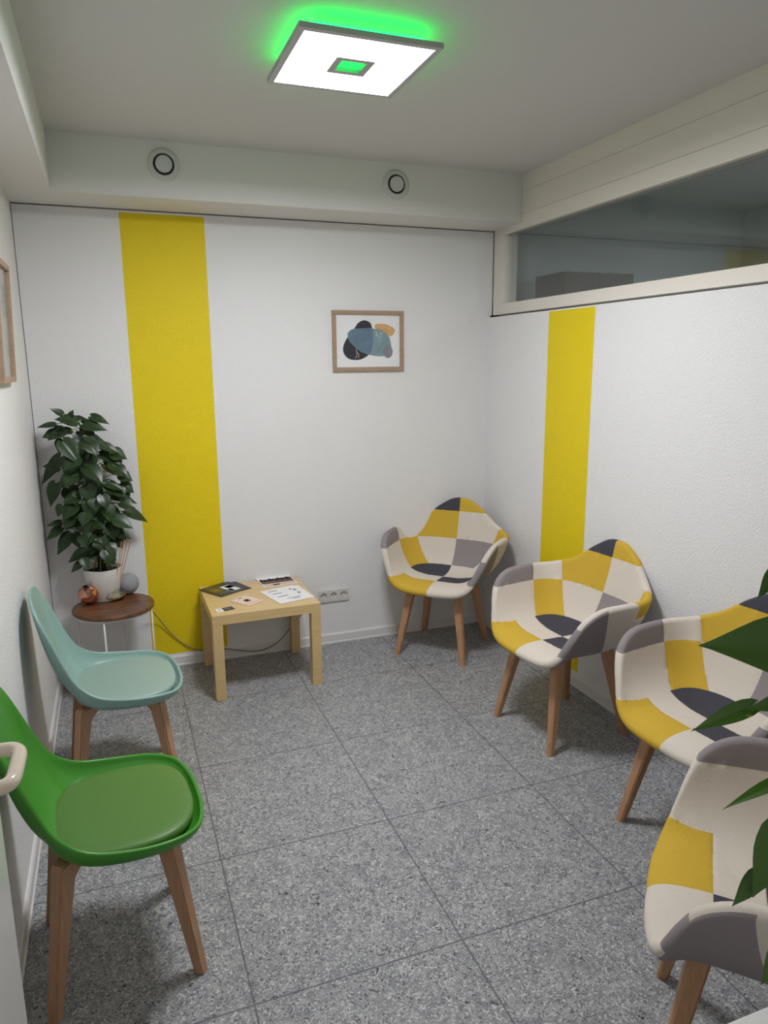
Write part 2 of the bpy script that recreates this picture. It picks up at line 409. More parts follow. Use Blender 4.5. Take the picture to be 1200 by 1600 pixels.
# ================================================================== PICTURES
def frame_bm(wd, ht, th, dp):
    bm = bmesh.new()     # picture plane is XZ, faces -Y, back at y=0
    for (a, b, c, d) in ((-wd / 2, ht / 2 - th, wd / 2, ht / 2), (-wd / 2, -ht / 2, wd / 2, -ht / 2 + th), (-wd / 2, -ht / 2 + th, -wd / 2 + th, ht / 2 - th), (wd / 2 - th, -ht / 2 + th, wd / 2, ht / 2 - th)):
        box(bm, (a, -dp, b), (c, 0, d), .0012)
    return bm
def blob(cx, cz, pts):  # smooth closed outline around points
    return [(p.x, p.y) for p in spline([(x, z, 0) for x, z in pts], 48, True)]
pw, ph = .424, .332
pic = thing('framed_picture', 'framed abstract print of blue and orange blobs on the back wall', 'picture', (1.765, 0, 1.781), 0, 'oak framed prints')
obj('frame', frame_bm(pw, ph, .021, .020), M_frame, pic)
art = bbox((-pw / 2 + .015, -.008, -ph / 2 + .015), (pw / 2 - .015, -.004, ph / 2 - .015))
inks = [M_paper,
        mat('ink_navy', srgb(48, 47, 58), .7, noise=(30, .12, (1, 1, 1))), mat('ink_slate', srgb(98, 120, 138), .7, noise=(22, .14, (1, 1, 1))),
        mat('ink_teal', srgb(124, 148, 156), .7, noise=(22, .14, (1, 1, 1))), mat('ink_ochre', srgb(208, 164, 110), .7, noise=(24, .12, (1, 1, 1))),
        mat('ink_mauve', srgb(134, 130, 140), .7, noise=(24, .10, (1, 1, 1))), mat('ink_line', srgb(200, 180, 172), .7)]
# print drawn in the crop's own pixels (144..985 x 175..900 -> picture)
def A(u, v): return ((u - 564.5) / 841 * pw, -(v - 537.5) / 725 * ph)
def ink(pts, mi, lift):
    ps = [p for p in spline([(*A(u, v), 0) for u, v in pts], 56, True)]
    f = art.faces.new([art.verts.new((p.x, -.0081 - lift, p.y)) for p in ps]); f.material_index = mi; f.normal_update()
    if f.normal.y > 0: f.normal_flip()
ink([(648, 340), (720, 328), (800, 342), (870, 380), (882, 425), (845, 478), (800, 470), (700, 430), (650, 385)], 4, .0002)
ink([(400, 390), (450, 320), (520, 290), (590, 320), (612, 390), (622, 480), (615, 600), (580, 690), (500, 750), (420, 768), (330, 752), (275, 690), (268, 610), (310, 510)], 1, .0004)
ink([(325, 440), (380, 398), (480, 388), (620, 388), (730, 410), (810, 480), (838, 580), (835, 680), (740, 722), (620, 715), (480, 670), (370, 575), (325, 500)], 3, .0006)
ink([(330, 500), (345, 430), (395, 394), (480, 388), (612, 388), (622, 480), (615, 600), (575, 700), (480, 665), (380, 580)], 2, .0008)
ink([(740, 640), (765, 605), (800, 595), (840, 612), (858, 665), (840, 725), (800, 746), (758, 725), (738, 685)], 5, .0010)
for k in range(30):
    u, v = 650 + random.random() * 95, 420 + random.random() * 85
    if (u - 650) * .9 + 420 < v + 5 or True:
        ink([(u, v), (u + 4, v - 3), (u + 7, v + 2), (u + 3, v + 5)], 0, .0012)
for pts in ([(405, 745), (425, 700), (415, 640), (421, 640), (431, 700), (411, 747)], [(440, 740), (445, 700), (420, 670), (426, 668), (451, 700), (446, 742)]): ink(pts, 6, .0012)
obj('print', art, inks, pic)
# picture on the left wall, tilted out a little at the top
lp = thing('framed_picture', 'tall oak framed print on the left wall at the photo edge', 'picture', (.002, -.905, 1.60), 0, 'oak framed prints')
lp.rotation_euler = (math.radians(2.2), 0, PI / 2)
bm = frame_bm(.36, .44, .02, .022); bmesh.ops.translate(bm, verts=bm.verts, vec=(0, 0, .22)); obj('frame', bm, M_frame, lp)
bm = bbox((-.165, -.008, .015), (.165, -.004, .425))
def ink2(x0, z0, x1, z1, mi):
    v = [bm.verts.new((x, -.0083, zz)) for x, zz in ((x0, z0), (x1, z0), (x1, z1), (x0, z1))]; f = bm.faces.new(v); f.material_index = mi; f.normal_update()
    if f.normal.y > 0: f.normal_flip()
ink2(.02, .24, .13, .36, 1); ink2(.05, .09, .10, .20, 2)
obj('print', bm, [M_paper, mat('ink_pale_teal', srgb(150, 170, 172), .7), mat('ink_pale_grey', srgb(190, 188, 185), .7)], lp)
obj('picture_glass', bbox((-.162, -.012, .018), (.162, -.010, .422)), M_clear, lp)

# ================================================================== WALL SOCKETS
for k in range(3):
    x = 1.464 + k * .0625
    t = thing('wall_socket', ['white wall socket closest to the birch table', 'white wall socket in the middle of the row of three', 'white wall socket farthest from the birch table'][k], 'socket', (x, 0, .300), 0, 'row of three wall sockets')
    hs = .031
    bm = bmesh.new()
    # plate with a round well
    seg = 40
    out = []; 
    for q in range(seg):
        a = 2 * PI * q / seg; c, s = math.cos(a), math.sin(a); m = max(abs(c), abs(s)); out.append((c / m * hs, s / m * .036))
    R0 = [bm.verts.new((a, -.0005, b)) for a, b in out]; R1 = [bm.verts.new((a, -.011, b)) for a, b in out]
    R2 = [bm.verts.new((.021 * math.cos(2 * PI * q / seg), -.0115, .021 * math.sin(2 * PI * q / seg))) for q in range(seg)]
    R3 = [bm.verts.new((.020 * math.cos(2 * PI * q / seg), -.001, .020 * math.sin(2 * PI * q / seg))) for q in range(seg)]
    for P, Q in ((R0, R1), (R1, R2), (R2, R3)):
        for q in range(seg): bm.faces.new((P[q], P[(q + 1) % seg], Q[(q + 1) % seg], Q[q]))
    bm.faces.new(R3); bmesh.ops.recalc_face_normals(bm, faces=bm.faces)
    obj('cover_plate', bm, M_socket, t)
    for dx in (-.0095, .0095): obj('pin_hole', tube(bmesh.new(), [(dx, -.0012, 0), (dx, -.0018, 0)], .003, 12), M_black, t)
    for q in (.013, -.0195): obj('earth_clip', bbox((-.003, -.006, q), (.003, -.001, q + .0065)), M_alu, t)

# ================================================================== CHAIRS
def bowl(rim, ctr, knee, thick, N=112, Mr=26, rimseg=6, tagged=False):
    """Upholstered / moulded shell. rim: closed list of (x, y, z); ctr: seat centre; knee(R)->corner point. Returns bmesh, inner face first."""
    R = spline(rim, N, True); ctr = Vector(ctr)
    P = []
    for i in range(N):
        K = knee(R[i]); row = []
        p1 = ctr + (K - ctr) * .62
        for j in range(1, Mr + 1):
            t = j / Mr; s = 1 - t
            row.append(ctr * s ** 3 + p1 * 3 * s * s * t + K * 3 * s * t * t + R[i] * t ** 3)
        P.append(row)
    def nrm(i, j):
        du = P[(i + 1) % N][j] - P[i - 1][j]
        dr = (P[i][min(j + 1, Mr - 1)] - (P[i][j - 1] if j else ctr))
        n = dr.cross(du)
        return n.normalized()
    bm = bmesh.new()
    nn = [[nrm(i, j) for j in range(Mr)] for i in range(N)]
    pole = bm.verts.new(ctr)
    rings = [[bm.verts.new(P[i][j]) for i in range(N)] for j in range(Mr)]
    for k in range(1, rimseg):
        a = PI * k / rimseg; row = []
        for i in range(N):
            n = nn[i][-1]; e = (P[i][-1] - P[i][-2]).normalized(); c = P[i][-1] - n * thick / 2
            row.append(bm.verts.new(c + n * (thick / 2 * math.cos(a)) + e * (thick / 2 * math.sin(a))))
        rings.append(row)
    for j in range(Mr - 1, -1, -1): rings.append([bm.verts.new(P[i][j] - nn[i][j] * thick) for i in range(N)])
    pole2 = bm.verts.new(ctr - Vector((0, 0, thick)))
    for i in range(N):
        bm.faces.new((pole, rings[0][i], rings[0][(i + 1) % N])); bm.faces.new((pole2, rings[-1][(i + 1) % N], rings[-1][i]))
    for j, (A_, B_) in enumerate(zip(rings, rings[1:])):
        for i in range(N):
            f = bm.faces.new((A_[i], B_[i], B_[(i + 1) % N], A_[(i + 1) % N])); f.material_index = 1 if tagged and j >= Mr - 1 + round(rimseg * .7) else 0
    bmesh.ops.recalc_face_normals(bm, faces=bm.faces)
    return bm
def mirror_rim(half): # half from front centre (y=0) round +y to back centre (y=0)
    return half + [(x, -y, z) for x, y, z in half[-2:0:-1]]

def patch_shell():
    half = [(.255, 0, .418), (.252, .10, .420), (.240, .170, .428), (.218, .220, .462), (.190, .256, .54), (.150, .290, .62), (.08, .310, .664), (-.02, .320, .672), (-.11, .320, .672), (-.18, .288, .680), (-.235, .215, .715), (-.268, .135, .780), (-.280, .06, .826), (-.282, 0, .836)]
    rim = mirror_rim(half)
    ctr = Vector((.01, 0, .436))
    def knee(R):
        b = max(0, min(1, (R.z - .42) / .16))            # 0 at the front lip, 1 where the wall is high
        back = max(0, min(1, (-R.x) / .28))
        k = .86 - .04 * b - .10 * back * b
        K = ctr + (R - ctr) * k; K.z = .449 * (1 - b) + b * (.434 - .004 * back); return K
    bm = bowl(rim, ctr, knee, .038, 128, 28, 10, True)
    zA, zB, zS, zG = .773, .612, .468, .598
    D1, D2 = .0, .115
    def vplane(A_, B_, sg):                              # upright seam plane through a seat point and a rim point
        d = Vector((B_[0] - A_[0], sg * (B_[1] - A_[1]), 0)); return ((A_[0], sg * A_[1], 0), (d.y, -d.x, 0))
    S1, S2, S3 = ((-.131, .149), (-.20, .264)), ((.007, .179), (-.07, .32)), ((-.05, .18), (.045, .32))
    planes = [((0, 0, 0), (0, 1, 0)), ((0, 0, zA), (0, 0, 1)), ((0, 0, zB), (0, 0, 1)), ((0, 0, zS), (0, 0, 1)), ((0, 0, zG), (0, 0, 1)), ((D1, 0, 0), (1, 0, 0)), ((D2, 0, 0), (1, 0, 0)), ((0, .19, 0), (0, 1, 0))]
    for q in (S1, S2, S3): planes += [vplane(*q, 1), vplane(*q, -1)]
    for co, no in planes:
        bmesh.ops.bisect_plane(bm, geom=bm.verts[:] + bm.edges[:] + bm.faces[:], dist=1e-5, plane_co=co, plane_no=Vector(no).normalized())
    def side(q, x, y): return (q[1][0] - q[0][0]) * (abs(y) - q[0][1]) - (q[1][1] - q[0][1]) * (x - q[0][0])
    MU, CR, GR, DK = 0, 1, 2, 3
    for f in bm.faces:
        x, y, z = f.calc_center_median(); L = y > 0
        outer = f.material_index == 1
        s1, s2 = side(S1, x, y), side(S2, x, y)
        if outer and s1 <= 0:
            if x > .10 and z < zS and abs(y) < .19: m = CR if L else MU
            elif L: m = MU if s2 > 0 and z > zB else (CR if side(S3, x, y) > 0 else GR)
            else: m = MU if z < zS and x > D2 else (CR if s2 > 0 or z < zB else GR)
        elif not outer and z < zS:
            if x < D1: m = CR if L else DK
            elif x < D2: m = DK if L else CR
            else: m = CR if L else MU
        else:
            col = 1 if side(S1, x, y) > 0 else (2 if side(S2, x, y) > 0 else 3)
            if z > zA: m = MU if L else DK
            elif col == 1: m = (CR if L else MU) if z > zB else (GR if L else CR)
            elif col == 2: m = (MU if L else CR) if z > zB else (CR if L else MU)
            else: m = (CR if z > zG else GR) if L else (GR if z > zB else CR)
        f.material_index = m
    bm.normal_update()
    sv = {v for e in bm.edges if len(e.link_faces) == 2 and e.link_faces[0].material_index != e.link_faces[1].material_index for v in e.verts}
    mv = [(v, v.normal.copy()) for v in sv]
    for v, n in mv: v.co -= n * .0018
    return bm

def taper_leg(bm, top, bot, a, b, edge=.006):
    """square-section leg from top to foot, half-widths a -> b, rounded edges"""
    top, bot = Vector(top), Vector(bot)
    rings = []
    for p, s in ((top, a), (top.lerp(bot, .5), (a + b) / 2), (bot, b)):
        e = min(edge, s * .45)
        rings.append([bm.verts.new(p + Vector((x, y, 0))) for x, y in ((s, -s + e), (s, s - e), (s - e, s), (-s + e, s), (-s, s - e), (-s, -s + e), (-s + e, -s), (s - e, -s))])
    for A_, B_ in zip(rings, rings[1:]):
        for k in range(8): bm.faces.new((A_[k], A_[(k + 1) % 8], B_[(k + 1) % 8], B_[k]))
    bm.faces.new(rings[0]); bm.faces.new(rings[-1][::-1]); bmesh.ops.recalc_face_normals(bm, faces=bm.faces)
    return bm

def make_armchair(loc, rz, label):
    t = thing('patchwork_armchair', label, 'armchair', loc, rz, 'four patchwork armchairs along the right wall')
    o = obj('seat_shell', patch_shell(), [M_must, M_crm, M_gry, M_drk], t, True)
    for sx in (1, -1):
        for sy in (1, -1):
            q = obj('leg', taper_leg(bmesh.new(), (sx * .135, sy * .135, .408), (sx * .208, sy * .200, 0), .0245, .0150), M_beech, t); sharp(q, 25)
    bm = bmesh.new()
    for a in (PI / 4, -PI / 4):
        box(bm, (-.19, -.015, .396), (.19, .015, .406), 0, 0, Matrix.Rotation(a, 4, 'Z'))
    obj('mounting_cross', bm, M_steel, t)
    return t
ARM = make_armchair((2.105, -.305, 0), math.radians(224), 'patchwork armchair in the far right corner under no stripe')
ARM['label'] = 'patchwork armchair standing diagonally in the far right corner'
copy_thing(ARM, (2.209, -1.36, 0), math.radians(185.3), 'patchwork armchair in front of the yellow stripe on the right wall')
copy_thing(ARM, (2.237, -2.235, 0), math.radians(185), 'patchwork armchair third from the corner, partly behind a big green leaf')
copy_thing(ARM, (1.679, -2.953, 0), math.radians(136), 'nearest patchwork armchair, turned away from the right wall and cut by the photo edge')

def tulip_shell():
    half = [(.232, 0, .444), (.226, .10, .445), (.198, .185, .449), (.13, .228, .456), (.03, .236, .464), (-.07, .226, .484), (-.135, .208, .535), (-.175, .192, .615), (-.208, .184, .700), (-.236, .174, .770), (-.256, .138, .818), (-.265, .070, .836), (-.267, 0, .839)]
    rim = mirror_rim(half); ctr = Vector((.02, 0, .412))
    def knee(R):
        b = max(0, min(1, (R.z - .44) / .2)); bk = max(0, min(1, (-R.x + .0) / .27)) * b
        k = .95 - .18 * bk
        K = ctr + (R - ctr) * k; K.z = .404 + .004 * b; return K
    return bowl(rim, ctr, knee, .012, 96, 24)
def tulip_pad():
    bm = bmesh.new(); n = 64
    def outl(s, z):
        row = []
        for k in range(n):
            a = 2 * PI * k / n; c, q = math.cos(a), math.sin(a); e = 2 / 2.7
            x = .029 + .191 * s * math.copysign(abs(c) ** e, c); y = (.207 + .006 * c) * s * math.copysign(abs(q) ** e, q)
            row.append(bm.verts.new((x, y, z)))
        return row
    rows = [outl(.94, .418), outl(.99, .430), outl(1.0, .441), outl(.985, .448), outl(.95, .4515), outl(.85, .4535), outl(.6, .4545), outl(.3, .4545)]
    for A_, B_ in zip(rows, rows[1:]):
        for k in range(n): bm.faces.new((A_[k], A_[(k + 1) % n], B_[(k + 1) % n], B_[k]))
    bm.faces.new(rows[-1]); bm.faces.new(rows[0][::-1]); bmesh.ops.recalc_face_normals(bm, faces=bm.faces)
    return bm
def cross_leg(bm, sx, sy):
    """flat tapered leg with an arm to the centre and a gusset in the corner, cut from one board along the diagonal"""
    dx, dy = sx * .188, sy * .190; L = math.hypot(dx, dy); u = Vector((dx / L, dy / L, 0)); n = Vector((-u.y, u.x, 0)); Z = Vector((0, 0, 1))
    prof = [(.0, .412), (.205, .412), (.212, .400), (L + .014, 0), (L - .016, 0), (.166, .355), (.145, .372), (.10, .386), (.0, .388)]
    th = .040
    def pt(r, z, s):
        w = th if z > .3 else th * .78
        return u * r + Z * z + n * (s * w / 2)
    A_ = [bm.verts.new(pt(r, z, -1)) for r, z in prof]; B_ = [bm.verts.new(pt(r, z, 1)) for r, z in prof]; m = len(prof)
    bm.faces.new(A_); bm.faces.new(B_[::-1])
    for k in range(m): bm.faces.new((A_[k], A_[(k + 1) % m], B_[(k + 1) % m], B_[k]))
    bmesh.ops.recalc_face_normals(bm, faces=bm.faces)
    es = [e for e in bm.edges if abs((e.verts[0].co - e.verts[1].co).normalized().dot(n)) < .3]
    bmesh.ops.bevel(bm, geom=es, offset=.005, segments=2, affect='EDGES')
    return bm
def make_side_chair(loc, rz, label, ms, mp):
    t = thing('side_chair', label, 'chair', loc, rz, 'two plastic shell chairs along the left wall')
    sh = obj('seat_shell', tulip_shell(), ms, t, True)
    obj('seat_pad', tulip_pad(), mp, t, True)
    for sx in (1, -1):
        for sy in (1, -1): obj('leg', cross_leg(bmesh.new(), sx, sy), M_beech2, t)
    return t
make_side_chair((.278, -2.016, 0), math.radians(4.5), 'green plastic shell chair with beech legs at the left wall', M_grn, M_grnpad)
make_side_chair((.306, -1.125, 0), math.radians(3), 'mint plastic shell chair with beech legs beside the round table', M_mint, M_mintpad)

# ================================================================== LOW TABLE AND PAPERS
tb = thing('low_table', 'square birch low table with papers against the back wall', 'table', (.7498, -.540, 0), .0039)
obj('table_top', bbox((0, 0, .40), (.55, .515, .45), .0015), M_birch, tb)
for a in (0, .50):
    for b in (0, .465): obj('leg', bbox((a, b, 0), (a + .05, b + .05, .3995), .0015), M_birch, tb)

def sheet(name, px, z, th, label, cat, m, group=None, deco=None):
    P = [at(x, y, 2, z) for x, y in px]; c = sum(P, Vector()) / 4; c.z = z - th
    u = ((P[1] - P[0]) + (P[2] - P[3])); v = ((P[3] - P[0]) + (P[2] - P[1]))
    lu, lv = u.length / 2, v.length / 2; u.normalize(); v = (v - u * v.dot(u)).normalized()
    if u.cross(v).z < 0: v = -v; flip = -1
    else: flip = 1
    bm = bmesh.new(); box(bm, (-lu / 2, -lv / 2, 0), (lu / 2, lv / 2, th))
    mats = [m]
    if deco:
        for (x0, y0, x1, y1, dm) in deco:       # fractions from the first corner
            if dm not in mats: mats.append(dm)
            X = lambda f: (f - .5) * lu
            Y = lambda f: (f - .5) * lv * flip
            q = [bm.verts.new((a, b, th + .0003)) for a, b in ((X(x0), Y(y0)), (X(x1), Y(y0)), (X(x1), Y(y1)), (X(x0), Y(y1)))]
            f = bm.faces.new(q); f.material_index = mats.index(dm); f.normal_update()
            if f.normal.z < 0: f.normal_flip()
    o = obj(name, bm, mats); o.location = c; o.rotation_euler = (0, 0, math.atan2(u.y, u.x))
    tag(o, label, cat, group); return o
I_dark = mat('print_charcoal', srgb(50, 52, 54), .4); I_ink = mat('print_ink', srgb(70, 70, 74), .6); I_gold = mat('print_ochre', srgb(120, 108, 40), .5)
I_pink = mat('print_pink_paper', srgb(228, 205, 190), .6); I_sal = mat('print_salmon', srgb(220, 180, 160), .6); I_grn = mat('print_dark_green', srgb(52, 66, 56), .5)
I_teal = mat('print_teal', srgb(70, 84, 88), .5); I_mid = mat('print_grey', srgb(150, 150, 152), .6); I_brn = mat('print_brown', srgb(92, 70, 66), .6)
sheet('brochure', [(357, 906), (393, 918), (345, 932), (330, 922)], .4515, .0015, 'dark brochure mostly covered by the one on top', 'brochure', I_dark, 'charcoal brochures on the table')
sheet('brochure', [(313, 921), (354, 908), (391, 918), (342, 933)], .4545, .003, 'upper charcoal brochure with white panel on the birch table', 'brochure', I_dark, 'charcoal brochures on the table',
      [(.12, .12, .62, .18, I_gold), (.12, .26, .40, .62, I_gold), (.10, .74, .44, .80, I_gold), (.48, .30, .80, .86, M_paper), (.60, .34, .80, .58, I_teal), (.50, .62, .62, .84, I_mid)])
def lines(x0, x1, ys, m, wob=.1): return [(x0, y, x1 - random.random() * wob * (x1 - x0) * 3, y + .022, m) for y in ys]
sheet('sheet_of_paper', [(420, 921), (463, 915), (494, 932), (450, 940)], .4512, .0008, 'lower white printed sheet peeking out to the right', 'paper', M_paper, 'white printed sheets on the table', [(.86, .34, .92, .42, I_ink), (.80, .30, .85, .36, I_ink)])
sheet('sheet_of_paper', [(403, 925), (457, 914), (492, 932), (441, 943)], .4525, .0012, 'upper white printed sheet lying at the table front right', 'paper', M_paper, 'white printed sheets on the table',
      [(.16, .14, .42, .17, I_ink), (.18, .34, .44, .37, I_ink), (.20, .56, .50, .59, I_ink), (.34, .76, .74, .785, I_ink), (.46, .83, .66, .855, I_ink), (.76, .18, .80, .28, I_ink), (.82, .30, .90, .36, I_ink), (.84, .24, .86, .36, I_ink), (.80, .52, .88, .58, I_ink), (.83, .46, .85, .58, I_ink)])
sheet('note_block', [(360, 939), (383, 930), (413, 938), (388, 946)], .4545, .004, 'small pinkish square card stack on the birch table', 'cards', I_pink, None, [(.08, .80, .92, .90, I_sal), (.10, .66, .60, .72, I_sal), (.40, .08, .60, .14, I_ink), (.36, .36, .64, .62, I_brn), (.42, .42, .58, .56, I_pink)])
sheet('magazine', [(400, 903), (449, 897), (466, 910), (411, 918)], .4535, .003, 'photo magazine with a group picture lying at the table back', 'magazine', M_paper, None,
      [(.03, .30, .97, .74, I_brn)] + [(.06 + k * .085, .24 + .06 * (k % 3), .12 + k * .085, .46 + .05 * (k % 2), [I_ink, I_dark, I_pink][k % 3]) for k in range(11)] + [(.05, .78, .97, .96, I_sal), (.30, .84, .50, .94, I_brn)])
sheet('business_card', [(336, 952), (346, 950.5), (351, 955), (340, 957)], .4510, .0006, 'white business card at the front left of the table', 'card', M_paper, 'two business cards on the table', [(.4, .3, .62, .55, I_dark)])
sheet('business_card', [(346, 950.5), (362, 947), (367, 951.5), (351, 955)], .4512, .0006, 'dark green business card beside the white one', 'card', I_grn, 'two business cards on the table', [(.2, .4, .7, .5, I_mid)])

# ================================================================== ROUND SIDE TABLE WITH ITS OBJECTS
rc = Vector((.302, -.245, 0)); RZ = .475; RR = .196
rt = thing('round_side_table', 'round walnut side table on white wire legs in the corner', 'table', rc)
bm = lathe(bmesh.new(), [(0, RZ - .020), (RR - .004, RZ - .020), (RR, RZ - .016), (RR, RZ - .004), (RR - .003, RZ), (0, RZ)], 72); sharp(obj('table_top', bm, M_walnut, rt), 40)
wr = RR - .012
obj('floor_ring', tube(bmesh.new(), [(wr * math.cos(a), wr * math.sin(a), .005) for a in [2 * PI * k / 64 for k in range(64)]], .004, 8, True), M_wire, rt, True)
obj('rim_ring', tube(bmesh.new(), [(wr * math.cos(a), wr * math.sin(a), RZ - .026) for a in [2 * PI * k / 64 for k in range(64)]], .005, 8, True), M_wire, rt, True)
for k in range(4):
    a = math.radians(-15 + 90 * k)
    obj('leg', tube(bmesh.new(), [(wr * math.cos(a), wr * math.sin(a), .005), (wr * math.cos(a), wr * math.sin(a), RZ - .022)], .0045, 8), M_wire, rt, True)

# copper faceted candle holder
p = at(140, 944, 2, RZ); ch = thing('candle_holder', 'faceted copper candle holder on the round side table', 'candle holder', (p.x, p.y + .01, RZ))
bm = bmesh.new(); bmesh.ops.create_icosphere(bm, subdivisions=2, radius=.056)
for v in bm.verts: v.co = v.co * (1 + random.uniform(-.05, .05)); v.co.z *= .93
bmesh.ops.translate(bm, verts=bm.verts, vec=(0, 0, .050))
topf = max(bm.verts, key=lambda v: v.co.z); bmesh.ops.delete(bm, geom=[topf], context='VERTS')
for v in bm.verts: v.co.z = max(v.co.z, .0005)
o = obj('candle_cup', bm, M_copper, ch)
# reed diffuser
p = at(179, 937, 2, RZ); rd = thing('reed_diffuser', 'glass reed diffuser with rattan sticks on the round side table', 'diffuser', (p.x, p.y, RZ))
bm = lathe(bmesh.new(), [(.0, .0008), (.032, .0008), (.060, .026), (.050, .048), (.022, .058), (.016, .062), (.016, .076), (.013, .076), (.013, .061), (.020, .055), (.046, .0465), (.056, .026), (.030, .005), (0, .005)], 9)
bmesh.ops.recalc_face_normals(bm, faces=bm.faces); obj('glass_bottle', bm, M_bottle, rd)
bm = lathe(bmesh.new(), [(0, .0055), (.029, .0055), (.040, .015), (0, .015)], 8); obj('oil', bm, M_oil, rd)
tops = [(187, 868), (190, 846), (194, 842), (199, 843), (205, 842)]
for k, (x, y) in enumerate(tops):
    q = at(x, y, 1, p.y + .02 * (k - 2)) - Vector((p.x, p.y, RZ))
    obj('reed_stick', tube(bmesh.new(), [(.004 * (k - 2), .0, .006), q], .0024, 6), M_reed, rd)
# grey stone ball
p = at(201, 931, 2, RZ)
bm = bmesh.new(); bmesh.ops.create_uvsphere(bm, u_segments=40, v_segments=24, radius=.056)
for v in bm.verts: v.co.z = max(v.co.z, -.0545) + .0550
o = obj('stone_ball', bm, M_concrete, None, True); o.location = (p.x + .002, p.y + .045, RZ); tag(o, 'grey stone ball ornament on the round side table', 'ornament')

# ------------------------------------------------------------------ plants
def leaf(bm, base, tip, width, nrm, curl=.18, fold=.25, mi=0, twist=0):
    base, tip = Vector(base), Vector(tip); ax = tip - base; Ln = ax.length; ax.normalize(); nrm = Vector(nrm)
    nrm = (nrm - ax * nrm.dot(ax)).normalized()
    if twist: nrm = Matrix.Rotation(twist, 3, ax) @ nrm
    sd = ax.cross(nrm)
    prof = [(0, .30), (.06, .74), (.16, .97), (.28, 1.0), (.42, .92), (.56, .74), (.70, .50), (.82, .29), (.92, .12), (1, .012)]
    rows = []
    for t, wv in prof:
        drop = -curl * Ln * (t * t - t * .6)
        row = []
        for s in (-1, -.62, -.28, 0, .28, .62, 1):
            back = -.13 * Ln * (abs(s) ** 1.4) * max(0, 1 - t / .30)      # heart lobes behind the stalk
            w = width / 2 * wv * s
            hgt = drop + fold * abs(w) - .35 * fold * abs(w) * abs(s)
            row.append(bm.verts.new(base + ax * (t * Ln + back) + sd * w + nrm * hgt))
        rows.append(row)
    for A_, B_ in zip(rows, rows[1:]):
        for k in range(6):
            f = bm.faces.new((A_[k], A_[k + 1], B_[k + 1], B_[k])); f.material_index = mi; f.smooth = True
    return bm

pc = Vector((rc.x - .040, -.125, RZ))
pl = thing('potted_pothos', 'bushy green pothos in a white pot on the round side table', 'plant', pc)
bm = lathe(bmesh.new(), [(0, .0008), (.066, .0008), (.072, .006), (.094, .165), (.0945, .17), (.090, .17), (.086, .15), (0, .15)], 56)
bmesh.ops.recalc_face_normals(bm, faces=bm.faces); sharp(obj('pot', bm, M_pot, pl), 45)
obj('soil', lathe(bmesh.new(), [(.0865, .150), (.05, .157), (0, .158)], 32), M_soil, pl)
Y0 = pc.y
def loc_at(px, py, dy): return at(px, py, 1, Y0 + dy) - pc
mid = lambda py: 155 - (880 - py) * .155 + (8 if 700 < py < 860 else 0)
ptop, pbot = loc_at(128, 668, 0), Vector((.0, 0, .15))
obj('moss_pole', tube(bmesh.new(), [pbot, pbot.lerp(ptop, .5) + Vector((.004, 0, 0)), ptop], [.019, .018, .014], 14), M_moss, pl, True)
# leaves: (base, tip, width) read off the plant, in crop pixels of the photo; depth follows how far they reach out
LV = [((330, 40), (215, -10), 62), ((400, 62), (425, 2), 50), ((450, 110), (258, 80), 130), ((262, 132), (95, 160), 62), ((440, 80), (548, 82), 56), ((585, 62), (752, 128), 84), ((510, 130), (735, 182), 110),
      ((400, 190), (232, 205), 84), ((270, 210), (142, 248), 110), ((330, 285), (492, 492), 150), ((545, 245), (800, 390), 120), ((660, 400), (858, 494), 90), ((312, 425), (80, 680), 120), ((300, 520), (150, 500), 120),
      ((700, 490), (888, 608), 126), ((560, 520), (690, 655), 160), ((440, 600), (285, 705), 150), ((270, 660), (212, 872), 126), ((700, 655), (905, 728), 96), ((722, 735), (1004, 832), 122), ((888, 905), (1102, 1000), 110),
      ((860, 840), (975, 872), 70), ((580, 660), (645, 812), 140), ((470, 770), (330, 830), 120), ((440, 850), (325, 985), 150), ((600, 790), (560, 990), 160), ((720, 885), (875, 1066), 150), ((500, 950), (540, 1125), 170),
      ((420, 960), (335, 1070), 140), ((318, 1008), (180, 1038), 60), ((320, 1055), (162, 1170), 100), ((400, 1115), (274, 1302), 126), ((430, 1105), (487, 1244), 96), ((500, 1130), (545, 1236), 86), ((825, 1085), (700, 1155), 100),
      ((745, 1185), (800, 1312), 100), ((540, 1260), (372, 1367), 104), ((495, 1370), (403, 1456), 76), ((515, 1330), (562, 1434), 84), ((598, 1270), (715, 1282), 64), ((785, 1325), (695, 1365), 76), ((600, 1150), (695, 1192), 70),
      ((520, 300), (640, 420), 130), ((420, 420), (330, 560), 130), ((560, 400), (600, 560), 140), ((380, 700), (470, 850), 150), ((640, 790), (740, 900), 130), ((640, 880), (690, 1040), 140), ((480, 480), (420, 640), 140), ((620, 1020), (720, 1070), 90), ((330, 860), (280, 960), 100)]
MP = lambda q: (40 + q[0] / 5.715, 640 + q[1] / 5.715)
fol, stm = bmesh.new(), bmesh.new()
